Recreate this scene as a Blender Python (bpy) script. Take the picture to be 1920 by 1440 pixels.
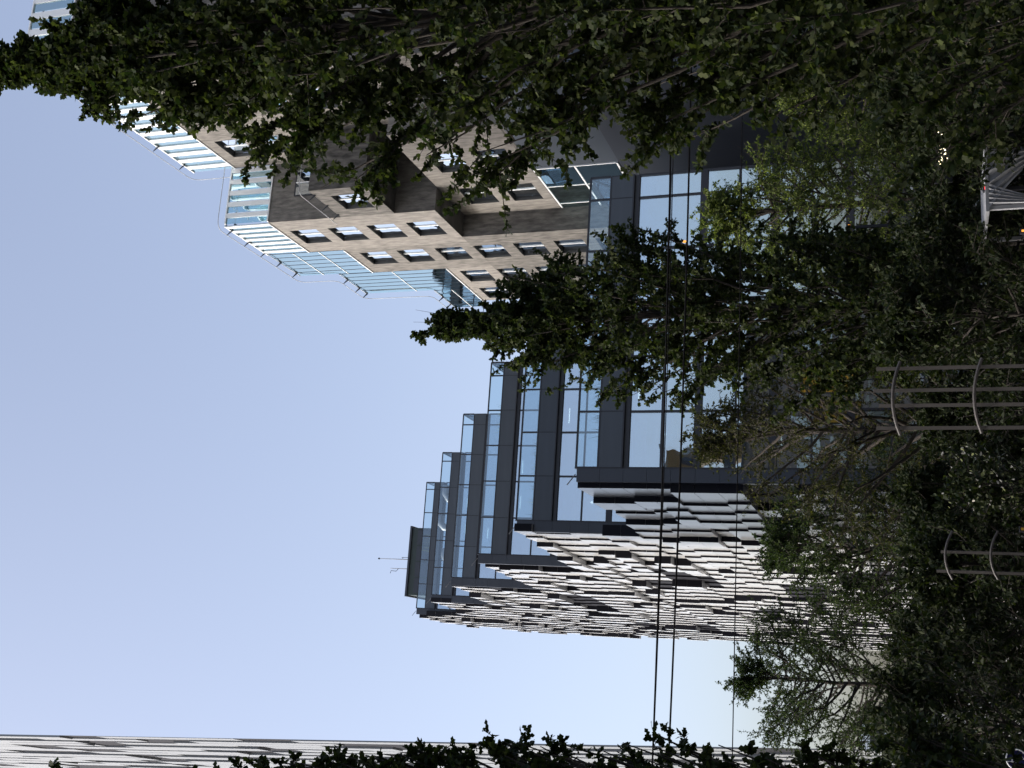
import bpy, math, random
import numpy as np
from mathutils import Matrix, Vector

for o in list(bpy.data.objects):
    bpy.data.objects.remove(o)
scene = bpy.context.scene
COL = scene.collection

# ------------------------------------------------------------------ camera, sky, sun, exposure
CAM_H = 6.5                      # the photographer stands on a raised deck
FPX, PITCH, ROLL, YAW = 2178.0, 0.34232, 0.01917, -0.25213
_F = np.array([0, math.cos(PITCH), math.sin(PITCH)])
_U = np.array([0, -math.sin(PITCH), math.cos(PITCH)])
_X = np.array([1.0, 0, 0])
CX = math.cos(ROLL) * _X - math.sin(ROLL) * _U
CU = math.sin(ROLL) * _X + math.cos(ROLL) * _U
cam_data = bpy.data.cameras.new('camera')
cam = bpy.data.objects.new('camera', cam_data)
COL.objects.link(cam)
# the phone was held upright but the picture is stored lying on its side: image left is up
m = Matrix(((-CU[0], CX[0], -_F[0], 0), (-CU[1], CX[1], -_F[1], 0), (-CU[2], CX[2], -_F[2], CAM_H), (0, 0, 0, 1)))
cam.matrix_world = m
cam_data.sensor_width = 36
cam_data.sensor_fit = 'HORIZONTAL'
cam_data.lens = 36 * FPX / 1920
cam_data.clip_start = 0.1
cam_data.clip_end = 6000
scene.camera = cam

SUN_AZ, SUN_EL = math.radians(-102), math.radians(38)     # high on the left
world = bpy.data.worlds.new('World')
scene.world = world
world.use_nodes = True
wn = world.node_tree.nodes
wl = world.node_tree.links
wn.clear()
sky = wn.new('ShaderNodeTexSky')
sky.sky_type = 'NISHITA'
sky.sun_disc = False
sky.sun_elevation = SUN_EL
sky.sun_rotation = SUN_AZ            # measured from +Y towards +X
sky.altitude = 0
sky.air_density = 1.0
sky.dust_density = 5.5
sky.ozone_density = 1.2
bg = wn.new('ShaderNodeBackground')
bg.inputs['Strength'].default_value = 0.15
wo = wn.new('ShaderNodeOutputWorld')
hs = wn.new('ShaderNodeHueSaturation')          # thin haze: the whole sky a little paler
hs.inputs['Saturation'].default_value = 0.79
hs.inputs['Hue'].default_value = 0.504
hs.inputs['Value'].default_value = 0.82
wl.new(sky.outputs[0], hs.inputs['Color'])
wl.new(hs.outputs[0], bg.inputs[0])
wl.new(bg.outputs[0], wo.inputs[0])

sun_d = bpy.data.lights.new('sun', 'SUN')
sun_d.energy = 0.95
sun_d.angle = math.radians(10)
sun_d.color = (1.0, 0.965, 0.93)
sun = bpy.data.objects.new('sun', sun_d)
COL.objects.link(sun)
sv = Vector((math.sin(SUN_AZ) * math.cos(SUN_EL), math.cos(SUN_AZ) * math.cos(SUN_EL), math.sin(SUN_EL)))
sun.rotation_euler = sv.to_track_quat('Z', 'Y').to_euler()
sun.location = (-40, 30, 60)

vs = scene.view_settings
vs.view_transform = 'Standard'
vs.look = 'None'
vs.gamma = 1.0
vs.exposure = 1.36
vs.use_curve_mapping = False

# ------------------------------------------------------------------ helpers
RR = np.array([math.cos(YAW), -math.sin(YAW), 0])     # street grid: to the right
DD = np.array([math.sin(YAW), math.cos(YAW), 0])      # street grid: away from us
GROT = -YAW


def W(R, D, Z):
    """grid coordinates, Z measured from the eye, to world"""
    p = R * RR + D * DD
    return (float(p[0]), float(p[1]), float(Z + CAM_H))


def pix(x, y, dist):
    """point seen at photo pixel (x, y) at a horizontal distance"""
    k = (720 - y) / FPX * CX - (x - 960) / FPX * CU + _F
    k = k * (dist / math.hypot(k[0], k[1]))
    return np.array([k[0], k[1], k[2] + CAM_H])


def az_point(az, dist):
    a = math.radians(az)
    return (math.sin(a) * dist, math.cos(a) * dist)


class MB:
    """collects boxes, quads and tubes into one mesh"""
    def __init__(s):
        s.v = []; s.f = []; s.mi = []

    def quad(s, a, b, c, d, mi=0):
        n = len(s.v)
        s.v += [a, b, c, d]; s.f.append((n, n + 1, n + 2, n + 3)); s.mi.append(mi)

    def box(s, x0, x1, y0, y1, z0, z1, mi=0, side=None):
        n = len(s.v)
        s.v += [(x0, y0, z0), (x1, y0, z0), (x1, y1, z0), (x0, y1, z0), (x0, y0, z1), (x1, y0, z1), (x1, y1, z1), (x0, y1, z1)]
        q = [(0, 3, 2, 1), (4, 5, 6, 7), (0, 1, 5, 4), (1, 2, 6, 5), (2, 3, 7, 6), (3, 0, 4, 7)]
        for k, t in enumerate(q):
            s.f.append(tuple(n + i for i in t))
            s.mi.append(side if (side is not None and k in (2, 4)) else mi)

    def tube(s, pts, rad, sides=6, caps=True, mi=0):
        pts = [Vector(p) for p in pts]
        if not hasattr(rad, '__len__'):
            rad = [rad] * len(pts)
        n0 = len(s.v)
        k = len(pts)
        ref = None
        for i in range(k):
            t = (pts[min(i + 1, k - 1)] - pts[max(i - 1, 0)]).normalized()
            if ref is None:
                ref = t.orthogonal().normalized()
            ref = (ref - t * ref.dot(t))
            if ref.length < 1e-5:
                ref = t.orthogonal()
            ref.normalize()
            b = t.cross(ref)
            for j in range(sides):
                a = 2 * math.pi * j / sides
                p = pts[i] + (ref * math.cos(a) + b * math.sin(a)) * rad[i]
                s.v.append((p.x, p.y, p.z))
        for i in range(k - 1):
            for j in range(sides):
                j2 = (j + 1) % sides
                s.f.append((n0 + i * sides + j, n0 + i * sides + j2, n0 + (i + 1) * sides + j2, n0 + (i + 1) * sides + j)); s.mi.append(mi)
        if caps:
            s.f.append(tuple(n0 + j for j in reversed(range(sides)))); s.mi.append(mi)
            s.f.append(tuple(n0 + (k - 1) * sides + j for j in range(sides))); s.mi.append(mi)

    def mesh(s, name, mats):
        me = bpy.data.meshes.new(name)
        me.from_pydata(s.v, [], s.f)
        for mt in (mats if isinstance(mats, (list, tuple)) else [mats]):
            me.materials.append(mt)
        me.polygons.foreach_set('material_index', s.mi)
        me.update()
        return me

    def build(s, name, mats, parent=None, smooth=False, loc=None):
        me = s.mesh(name, mats)
        if smooth:
            me.polygons.foreach_set('use_smooth', [True] * len(me.polygons))
        o = bpy.data.objects.new(name, me)
        COL.objects.link(o)
        if parent is not None:
            o.parent = parent
        if loc is not None:
            o.location = loc
        return o


_cubes = {}


def cube_mesh(key, mats, side=False):
    """unit cube centred on its own origin, shared between alike pieces"""
    if key not in _cubes:
        b = MB()
        b.box(-.5, .5, -.5, .5, -.5, .5, 0, 1 if side else None)
        _cubes[key] = b.mesh(key, mats)
    return _cubes[key]


def piece(name, mat, parent, x0, x1, y0, y1, z0, z1, key=None):
    """an own object sharing the unit cube mesh"""
    mats = mat if isinstance(mat, (list, tuple)) else [mat]
    me = cube_mesh(key or (name + '_' + mats[0].name), mats, side=len(mats) > 1)
    o = bpy.data.objects.new(name, me)
    COL.objects.link(o)
    o.parent = parent
    o.location = ((x0 + x1) / 2, (y0 + y1) / 2, (z0 + z1) / 2)
    o.scale = (x1 - x0, y1 - y0, z1 - z0)
    return o


def tag(o, label=None, cat=None, group=None, kind=None):
    if label: o['label'] = label
    if cat: o['category'] = cat
    if group: o['group'] = group
    if kind: o['kind'] = kind
    return o


def empty(name, loc, rz=0.0):
    o = bpy.data.objects.new(name, None)
    COL.objects.link(o)
    o.location = loc
    o.rotation_euler = (0, 0, rz)
    o.empty_display_size = 0.5
    return o


# ------------------------------------------------------------------ materials
def new_mat(name):
    mt = bpy.data.materials.new(name)
    mt.use_nodes = True
    nt = mt.node_tree
    nt.nodes.clear()
    out = nt.nodes.new('ShaderNodeOutputMaterial')
    return mt, nt, out


def plain(name, col, rough=0.6, metal=0.0, var=0.0, scale=3.0, bump=0.0, bscale=20.0, stretch=(1, 1, 1), spec=0.5, ior=1.5):
    mt, nt, out = new_mat(name)
    p = nt.nodes.new('ShaderNodeBsdfPrincipled')
    p.inputs['Roughness'].default_value = rough
    p.inputs['Metallic'].default_value = metal
    p.inputs['Specular IOR Level'].default_value = spec
    p.inputs['IOR'].default_value = ior
    nt.links.new(p.outputs[0], out.inputs[0])
    geo = nt.nodes.new('ShaderNodeTexCoord')
    mp = nt.nodes.new('ShaderNodeMapping')
    mp.inputs['Scale'].default_value = stretch
    nt.links.new(geo.outputs['Object'], mp.inputs[0])
    p.inputs['Base Color'].default_value = (*col, 1)
    if var > 0:
        nz = nt.nodes.new('ShaderNodeTexNoise')
        nz.inputs['Scale'].default_value = scale
        nz.inputs['Detail'].default_value = 6
        nt.links.new(mp.outputs[0], nz.inputs[0])
        oi = nt.nodes.new('ShaderNodeObjectInfo')
        ad = nt.nodes.new('ShaderNodeMath'); ad.operation = 'MULTIPLY_ADD'
        ad.inputs[1].default_value = 0.45
        nt.links.new(oi.outputs['Random'], ad.inputs[0])
        nt.links.new(nz.outputs[0], ad.inputs[2])
        mr = nt.nodes.new('ShaderNodeMapRange')
        mr.inputs[1].default_value = 0.3; mr.inputs[2].default_value = 1.15
        mr.inputs[3].default_value = 1 - var; mr.inputs[4].default_value = 1 + var
        nt.links.new(ad.outputs[0], mr.inputs[0])
        mx = nt.nodes.new('ShaderNodeVectorMath'); mx.operation = 'SCALE'
        mx.inputs[0].default_value = col
        nt.links.new(mr.outputs[0], mx.inputs['Scale'])
        nt.links.new(mx.outputs[0], p.inputs['Base Color'])
    if bump > 0:
        nb = nt.nodes.new('ShaderNodeTexNoise')
        nb.inputs['Scale'].default_value = bscale
        nb.inputs['Detail'].default_value = 4
        nt.links.new(mp.outputs[0], nb.inputs[0])
        bp = nt.nodes.new('ShaderNodeBump')
        bp.inputs['Strength'].default_value = bump
        bp.inputs['Distance'].default_value = 0.05
        nt.links.new(nb.outputs[0], bp.inputs['Height'])
        nt.links.new(bp.outputs[0], p.inputs['Normal'])
    return mt


def glass(name, refl, tint, gcol=(0.8, 0.88, 0.96), rough=0.0, wav=0.012):
    """coated facade glass: part mirror, part see-through"""
    mt, nt, out = new_mat(name)
    g = nt.nodes.new('ShaderNodeBsdfGlossy')
    g.inputs['Color'].default_value = (*gcol, 1)
    g.inputs['Roughness'].default_value = rough
    t = nt.nodes.new('ShaderNodeBsdfTransparent')
    t.inputs['Color'].default_value = (*tint, 1)
    mx = nt.nodes.new('ShaderNodeMixShader')
    lw = nt.nodes.new('ShaderNodeLayerWeight')
    lw.inputs['Blend'].default_value = 0.25
    mr = nt.nodes.new('ShaderNodeMapRange')
    mr.inputs[3].default_value = refl
    mr.inputs[4].default_value = 1.0
    nt.links.new(lw.outputs['Fresnel'], mr.inputs[0])
    nt.links.new(mr.outputs[0], mx.inputs[0])
    nt.links.new(t.outputs[0], mx.inputs[1])
    nt.links.new(g.outputs[0], mx.inputs[2])
    nt.links.new(mx.outputs[0], out.inputs[0])
    if wav:
        geo = nt.nodes.new('ShaderNodeTexCoord')
        nb = nt.nodes.new('ShaderNodeTexNoise')
        nb.inputs['Scale'].default_value = 1.3
        nb.inputs['Detail'].default_value = 1
        nt.links.new(geo.outputs['Object'], nb.inputs[0])
        bp = nt.nodes.new('ShaderNodeBump')
        bp.inputs['Strength'].default_value = wav
        bp.inputs['Distance'].default_value = 1.0
        nt.links.new(nb.outputs[0], bp.inputs['Height'])
        nt.links.new(bp.outputs[0], g.inputs['Normal'])
    return mt


def emit(name, col, strength):
    mt, nt, out = new_mat(name)
    e = nt.nodes.new('ShaderNodeEmission')
    e.inputs[0].default_value = (*col, 1)
    e.inputs[1].default_value = strength
    nt.links.new(e.outputs[0], out.inputs[0])
    return mt


def leafmat(name, c1, c2, trans=0.35, rough=0.45):
    mt, nt, out = new_mat(name)
    geo = nt.nodes.new('ShaderNodeNewGeometry')
    ramp = nt.nodes.new('ShaderNodeValToRGB')
    ramp.color_ramp.elements[0].color = (*c1, 1)
    ramp.color_ramp.elements[1].color = (*c2, 1)
    ramp.color_ramp.elements[1].position = 0.82
    e3 = ramp.color_ramp.elements.new(1.0)
    e3.color = (c2[0] * 2.0, c2[1] * 1.9, c2[2] * 1.6, 1)  # palest few leaves: sunlit look put into the leaf colour
    nt.links.new(geo.outputs['Random Per Island'], ramp.inputs[0])
    p = nt.nodes.new('ShaderNodeBsdfPrincipled')
    p.inputs['Roughness'].default_value = 0.6
    p.inputs['Specular IOR Level'].default_value = 0.12
    nt.links.new(ramp.outputs[0], p.inputs['Base Color'])
    tr = nt.nodes.new('ShaderNodeBsdfTranslucent')
    sc = nt.nodes.new('ShaderNodeVectorMath'); sc.operation = 'MULTIPLY'
    sc.inputs[1].default_value = (1.5, 1.7, 0.7)
    nt.links.new(ramp.outputs[0], sc.inputs[0])
    nt.links.new(sc.outputs[0], tr.inputs[0])
    mx = nt.nodes.new('ShaderNodeMixShader')
    mx.inputs[0].default_value = trans
    nt.links.new(p.outputs[0], mx.inputs[1])
    nt.links.new(tr.outputs[0], mx.inputs[2])
    nt.links.new(mx.outputs[0], out.inputs[0])
    return mt


M = {}
M['ground'] = plain('paving', (0.12, 0.12, 0.12), 0.9, var=0.3, scale=0.6, bump=0.2, bscale=8)
M['asphalt'] = plain('asphalt', (0.05, 0.05, 0.052), 0.9, var=0.25, scale=0.8, bump=0.3, bscale=40)
M['kerb'] = plain('kerb_stone', (0.3, 0.3, 0.29), 0.8, var=0.15)
M['slate'] = plain('slate_spandrel', (0.042, 0.05, 0.063), 0.38, var=0.12, scale=0.7, bump=0.05, bscale=2, stretch=(1, 1, 6))
M['fascia'] = plain('fascia_metal', (0.026, 0.03, 0.041), 0.45, var=0.12, scale=0.8)
M['frame'] = plain('dark_frame', (0.012, 0.012, 0.018), 0.45)
M['panel'] = plain('pale_panel', (0.40, 0.405, 0.415), 0.24, metal=0.0, ior=1.6, var=0.16, scale=1.2, stretch=(1, 1, 0.3), bump=0.03, bscale=3)
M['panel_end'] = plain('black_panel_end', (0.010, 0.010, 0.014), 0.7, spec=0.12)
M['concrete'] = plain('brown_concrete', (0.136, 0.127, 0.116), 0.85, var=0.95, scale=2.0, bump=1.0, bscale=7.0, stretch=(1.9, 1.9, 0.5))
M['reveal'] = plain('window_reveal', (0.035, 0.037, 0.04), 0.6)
M['white_metal'] = plain('white_metal', (0.72, 0.74, 0.76), 0.4, var=0.04)
M['rail_pale'] = plain('pale_rail', (0.42, 0.43, 0.45), 0.4)
M['steel'] = plain('grey_steel', (0.22, 0.22, 0.23), 0.4, metal=0.6)
M['rail_dark'] = plain('dark_rail', (0.02, 0.025, 0.035), 0.4)
M['trellis'] = plain('trellis_metal', (0.055, 0.05, 0.048), 0.6, var=0.15, scale=4)
M['cable'] = plain('cable_black', (0.004, 0.004, 0.005), 0.9, spec=0.1)
M['glass'] = glass('facade_glass', 0.55, (0.55, 0.66, 0.72))
M['glass_clear'] = glass('balustrade_glass', 0.10, (0.82, 0.9, 0.93), wav=0)
M['glass_loggia'] = glass('loggia_glass', 0.6, (0.5, 0.72, 0.78), gcol=(0.72, 0.9, 0.93))
M['glass_pale'] = glass('window_glass', 0.78, (0.3, 0.4, 0.45), gcol=(0.9, 0.96, 1.0))
M['interior'] = plain('interior_wall', (0.10, 0.105, 0.11), 0.8)
M['blind'] = plain('roller_blind', (0.42, 0.42, 0.40), 0.9)
M['slab'] = plain('floor_slab', (0.16, 0.16, 0.16), 0.8)
M['wood'] = plain('wood_panel', (0.22, 0.11, 0.035), 0.6, var=0.15, scale=3, stretch=(1, 1, 8))  # brown of a mirrored building, given to a block behind the glass
M['wood_dark'] = plain('brown_cladding', (0.085, 0.058, 0.024), 0.8, var=0.2, scale=2, stretch=(1, 1, 8))
M['bark'] = plain('bark', (0.026, 0.021, 0.017), 0.9, var=0.3, scale=6, bump=0.6, bscale=14, stretch=(3, 3, 0.6))
M['oak'] = leafmat('oak_leaf', (0.009, 0.017, 0.007), (0.029, 0.037, 0.015))
M['locust'] = leafmat('locust_leaf', (0.011, 0.022, 0.008), (0.034, 0.05, 0.018), trans=0.3)
M['willow'] = leafmat('willow_leaf', (0.026, 0.042, 0.013), (0.11, 0.135, 0.042), trans=0.35)
M['birch'] = leafmat('birch_leaf', (0.013, 0.016, 0.007), (0.038, 0.04, 0.015), trans=0.35)
M['shrub'] = leafmat('shrub_leaf', (0.006, 0.012, 0.005), (0.018, 0.024, 0.009), trans=0.2)
M['petal'] = leafmat('white_petal', (0.12, 0.12, 0.12), (0.2, 0.2, 0.2), trans=0.3)
M['fabric'] = plain('white_fabric', (0.24, 0.25, 0.27), 0.85, var=0.08, bump=0.2, bscale=4)
M['brick'] = plain('red_brick', (0.28, 0.12, 0.08), 0.85, var=0.2)
M['lamp_warm'] = emit('lamp_warm', (1.0, 0.42, 0.08), 0.6)
M['lamp_yellow'] = emit('lit_window', (1.0, 0.62, 0.12), 0.055)
M['lamp_white'] = emit('lamp_white', (1.0, 0.9, 0.75), 1.6)
M['sign_light'] = emit('sign_letter', (1.0, 0.85, 0.55), 2.2)
M['red_light'] = emit('red_light', (1.0, 0.05, 0.06), 0.7)
M['far_wall'] = plain('far_wall', (0.5, 0.56, 0.62), 0.7, var=0.1)
M['opposite'] = plain('opposite_wall', (0.16, 0.14, 0.12), 0.8, var=0.15)

# ------------------------------------------------------------------ ground
b = MB(); b.quad((-3000, -3000, 0), (3000, -3000, 0), (3000, 3000, 0), (-3000, 3000, 0))
g = b.build('ground', M['ground']); tag(g, kind='structure')
st = empty('street', W(0, 0, -CAM_H), GROT); tag(st, kind='structure')
b = MB(); b.box(-60, 90, 20.0, 27.0, 0.0, 0.004); b.build('asphalt_lane', M['asphalt'], st)
for y in (19.85, 27.0):
    b = MB(); b.box(-60, 90, y, y + 0.15, 0.0, 0.12); b.build('kerb', M['kerb'], st)
for k in range(24):
    piece('lane_dash', M['white_metal'], st, -58 + k * 6, -55 + k * 6, 23.44, 23.56, 0.006, 0.010)

# ------------------------------------------------------------------ stepped glass and pixel-panel building
GZ = -CAM_H                      # ground in eye-relative heights
main = empty('stepped_office_building', W(9, 56, GZ), GROT)
tag(main, 'stepped office block with dark glass terraces and a pale panel flank', 'building')
NST = 6
SD = [56 + 15.12 * i for i in range(NST)]             # front plane of each step
SZ = [16.9 + 8.4 * i for i in range(NST)]             # rail height of each step
SL = [9.98 - 0.79 * i for i in range(NST)]            # left end of each glass front
SR = [25.82 - 0.87 * i for i in range(NST)]
DEND = 145.0


def ml(R, D, Z):                 # grid to main-building local
    return (R - 9, D - 56, Z - GZ)


def mp(name, mat, R0, R1, D0, D1, Z0, Z1, key=None, parent=None):
    return piece(name, mat, parent or main, R0 - 9, R1 - 9, D0 - 56, D1 - 56, Z0 - GZ, Z1 - GZ, key)


rnd = random.Random(5)
for i in range(NST):
    d0, zt, l0, r0 = SD[i], SZ[i], SL[i], SR[i]
    dn = SD[i + 1] if i < NST - 1 else DEND
    deck = zt - 1.75
    low = GZ if i == 0 else SZ[i - 1] - 1.75
    # roof terrace deck and the body behind the glass
    mp('terrace_slab', M['slab'], l0 - 0.5, r0 - 0.2, d0 + 0.45, dn + 0.5, deck - 0.5, deck)
    mp('core_wall', M['interior'], l0 + 0.2, r0 - 0.4, d0 + 6.0, dn + 5.9 if i < NST - 1 else DEND - 0.3, low, deck - 0.5)
    mp('flank_wall', M['slate'], r0 - 0.2, r0 - 0.02, d0 + 0.3, DEND, low, deck)
    # mullion grid
    xs = [l0]
    while xs[-1] + 2.91 < r0 - 0.3:
        xs.append(xs[-1] + 2.91)
    xs.append(r0)
    # rows: (top, bottom, kind)
    rows = [(0.0, 1.21, 'balustrade_pane'), (1.21, 2.43, 'spandrel_panel'), (2.75, 6.03, 'window_pane')]
    q = 6.40
    while zt - q > low + 0.8:
        e = min(q + 3.28, zt - low - 0.05)
        rows.append((q, e, 'window_pane'))
        q = e + 0.37
    for (t, e, kind) in rows:
        for a, c in zip(xs[:-1], xs[1:]):
            if kind == 'balustrade_pane':
                mp(kind, M['glass_clear'], a + 0.04, c - 0.04, d0 + 0.02, d0 + 0.045, zt - e + 0.06, zt - t - 0.09)
            elif kind == 'spandrel_panel':
                mp(kind, M['slate'], a + 0.035, c - 0.035, d0 - 0.02, d0 + 0.12, zt - e + 0.02, zt - t - 0.03)
            else:
                mid = (t + e) / 2
                for (za, zb) in ((zt - mid + 0.05, zt - t - 0.02), (zt - e + 0.02, zt - mid - 0.05)):
                    pn = mp(kind, M['glass'], a + 0.05, c - 0.05, d0 + 0.14, d0 + 0.17, za, zb)
                    pn.rotation_euler = (rnd.uniform(-1, 1) * 0.006, 0, rnd.uniform(-1, 1) * 0.008)
                if rnd.random() < 0.3:
                    mp('blind', M['blind'], a + 0.1, c - 0.1, d0 + 0.30, d0 + 0.33, zt - t - rnd.choice([0.5, 0.9, 1.4, 2.2]), zt - t - 0.02)
                if rnd.random() < 0.35:
                    mp('ceiling_light', M['lamp_white'], (a + c) / 2 - 0.5, (a + c) / 2 + 0.5, d0 + 1.5, d0 + 1.62, zt - t - 0.06, zt - t - 0.02)
    # dark frames: rail, ledges, transoms, mullions
    mp('top_rail', M['frame'], l0 - 0.02, r0, d0 - 0.02, d0 + 0.10, zt - 0.09, zt)
    mp('sill_rail', M['frame'], l0, r0, d0 - 0.035, d0 + 0.10, zt - 1.24, zt - 1.15)
    mp('ledge', M['frame'], l0, r0, d0 + 0.02, d0 + 0.22, zt - 2.76, zt - 2.41)
    mp('ledge_lip', M['frame'], l0, r0, d0 - 0.12, d0 + 0.02, zt - 2.50, zt - 2.42)
    for (t, e, kind) in rows[2:]:
        mid = (t + e) / 2
        mp('transom', M['frame'], l0, r0, d0 + 0.08, d0 + 0.2, zt - mid - 0.05, zt - mid + 0.05)
        mp('slab_edge', M['frame'], l0, r0, d0 + 0.07, d0 + 0.2, zt - e - 0.36, zt - e + 0.02)
        mp('floor_slab', M['slab'], l0 + 0.1, r0 - 0.3, d0 + 0.2, d0 + 6.0, zt - e - 0.33, zt - e - 0.03)
    for a in xs:
        w = 0.05
        mp('mullion', M['frame'], a - w, a + w, d0 - 0.03, d0 + 0.12, zt - 1.16, zt - 0.05)
        mp('mullion', M['frame'], a - 0.035, a + 0.035, d0 - 0.01, d0 + 0.10, zt - 2.42, zt - 1.23)
        mp('mullion', M['frame'], a - 0.055, a + 0.055, d0 + 0.06, d0 + 0.21, low, zt - 2.7)
    # balustrade returning along the right side of the terrace
    mp('side_rail', M['frame'], r0 - 0.1, r0, d0 + 0.1, dn - 0.05, zt - 0.09, zt - 0.005)
    k = 0
    y = d0 + 0.15
    while y < dn - 0.3:
        y2 = min(y + 2.6, dn - 0.1)
        mp('balustrade_pane', M['glass_clear'], r0 - 0.07, r0 - 0.045, y, y2, zt - 1.7, zt - 0.1)
        y = y2 + 0.06
    bb = MB(); bb.tube([ml(r0 - 0.06, d0 + 0.1, zt - 0.1), ml(r0 - 0.06, d0 + 2.2, zt - 1.6)], 0.07, 4)
    bb.build('brace', M['slate'], main)
    # dark corner fascia beside the glass, jointed every 1.2 m
    z = zt - 0.12
    while z > low:
        z2 = max(z - 1.21, low)
        mp('fascia_panel', M['fascia'], l0 - 0.74, l0 - 0.06, d0 - 0.05, d0 + 0.35, z2 + 0.012, z)
        z = z2
    mp('fascia_trim', M['frame'], l0 - 0.06, l0 - 0.005, d0 - 0.06, d0 + 0.3, low, zt)
    if i == 0:
        # behind the nearest glass: brown block imitating a mirrored building, inner wall, lit pendants
        mp('inner_block', M['wood'], 10.1, 12.2, 57.0, 58.6, 10.9 - 3.3, 10.9 + 1.0)
        mp('inner_block', M['interior'], 14.2, 19.0, 58.5, 60.0, 10.9 - 3.3, 10.9 - 0.2)
    # small spotlight bracket on the corner
    bb = MB(); bb.tube([ml(l0 - 0.35, d0 - 0.02, zt - 0.05), ml(l0 - 0.95, d0 - 0.3, zt + 0.28)], 0.03, 5)
    bb.build('wall_bracket', M['steel'], main)

# the flank of projecting pale panels
SL0, SLOPE = 9.24, -0.0528
CH, CD = 1.2, 2.4
ncol = int((DEND - 56) / CD)
nrow = int((SZ[-1] - GZ) / CH)
lev = np.zeros((ncol + 8, nrow + 8), int)
win = np.zeros((ncol + 8, nrow + 8), bool)
rs = np.random.RandomState(11)
for _ in range(1500):
    a, c = rs.randint(-2, ncol + 2), rs.randint(-2, nrow + 2)
    w, h = rs.choice([1, 2, 2, 3, 4]), rs.choice([1, 2, 2, 3, 3, 4])
    lv = rs.choice([0, 0, 1, 1, 1, 2, 2])
    iswin = rs.rand() < 0.085
    a0, c0 = max(a, 0), max(c, 0)
    lev[a0:a0 + w, c0:c0 + h] = 0 if iswin else lv
    win[a0:a0 + w, c0:c0 + h] = iswin
rest = MB()
cells = []
for a in range(ncol):
    D0 = 56 + a * CD
    stp = max(k for k in range(NST) if SD[k] <= D0 + 1.3)
    top = SZ[stp] - 0.05
    if a >= ncol - 6:
        top -= (a - (ncol - 7)) * 0.35
    for c in range(nrow + 1):
        z1 = top - c * CH
        z0 = z1 - CH
        if z1 < GZ + 0.3:
            break
        # rows are counted from the top of each step; look the pattern up by height
        rowi = int(round((z1 - GZ) / CH))
        Rb = SL0 + SLOPE * (D0 - 56)
        cells.append((a, rowi, D0, z0, z1, Rb))
STAG = [0.0, 0.8, 1.5, 0.4, 1.1]
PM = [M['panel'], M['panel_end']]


def cell_dims(cl):
    a, rowi, D0, z0, z1, Rb = cl
    pr = 0.05 + 0.19 * lev[a, min(rowi, nrow + 7)]
    if a == 0:
        pr = min(pr, 0.42)
    return pr, win[a, min(rowi, nrow + 7)]


cells.sort(key=lambda c: c[2] + 0.35 * max(0, 4 - c[3]))
near = 0
for cl in cells:
    a, rowi, D0, z0, z1, Rb = cl
    pr, iw = cell_dims(cl)
    D0j = D0 + (0.42 if a == 0 else 0.0)
    sh = STAG[(rowi // 2) % 5] if a > 0 else 0.0
    D1 = D0 + CD + (STAG[(rowi // 2) % 5] if a < ncol - 1 else 0.0)
    args = (Rb - pr - 9, Rb + 0.45 - 9, D0j + sh + 0.003 - 56, D1 - 0.003 - 56, z0 + 0.012 - GZ, z1 - 0.012 - GZ)
    if near < 300 and z0 > 0.0:
        near += 1
        if iw:
            piece('facade_window', M['panel_end'], main, args[0] + 0.05, *args[1:])
        else:
            piece('facade_panel', PM, main, *args, key='facade_panel')
    else:
        if iw:
            rest.box(args[0] + 0.05, *args[1:], mi=1)
        else:
            rest.box(*args, mi=0, side=1)
o = rest.build('facade_panel_field', PM, main); tag(o, kind='stuff')
bb = MB()
for i in range(NST):
    dn = SD[i + 1] if i < NST - 1 else DEND - 0.05
    for k in range(2):
        pass
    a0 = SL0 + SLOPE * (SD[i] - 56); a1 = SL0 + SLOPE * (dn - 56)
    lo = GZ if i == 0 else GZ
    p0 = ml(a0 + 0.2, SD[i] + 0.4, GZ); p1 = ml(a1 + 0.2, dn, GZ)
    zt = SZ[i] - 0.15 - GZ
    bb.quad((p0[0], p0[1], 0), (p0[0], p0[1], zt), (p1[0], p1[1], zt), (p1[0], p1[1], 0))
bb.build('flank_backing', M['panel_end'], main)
mp('rear_wall', M['slate'], 5.2, 21.0, DEND - 0.2, DEND, GZ, SZ[-1] - 2)

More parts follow.
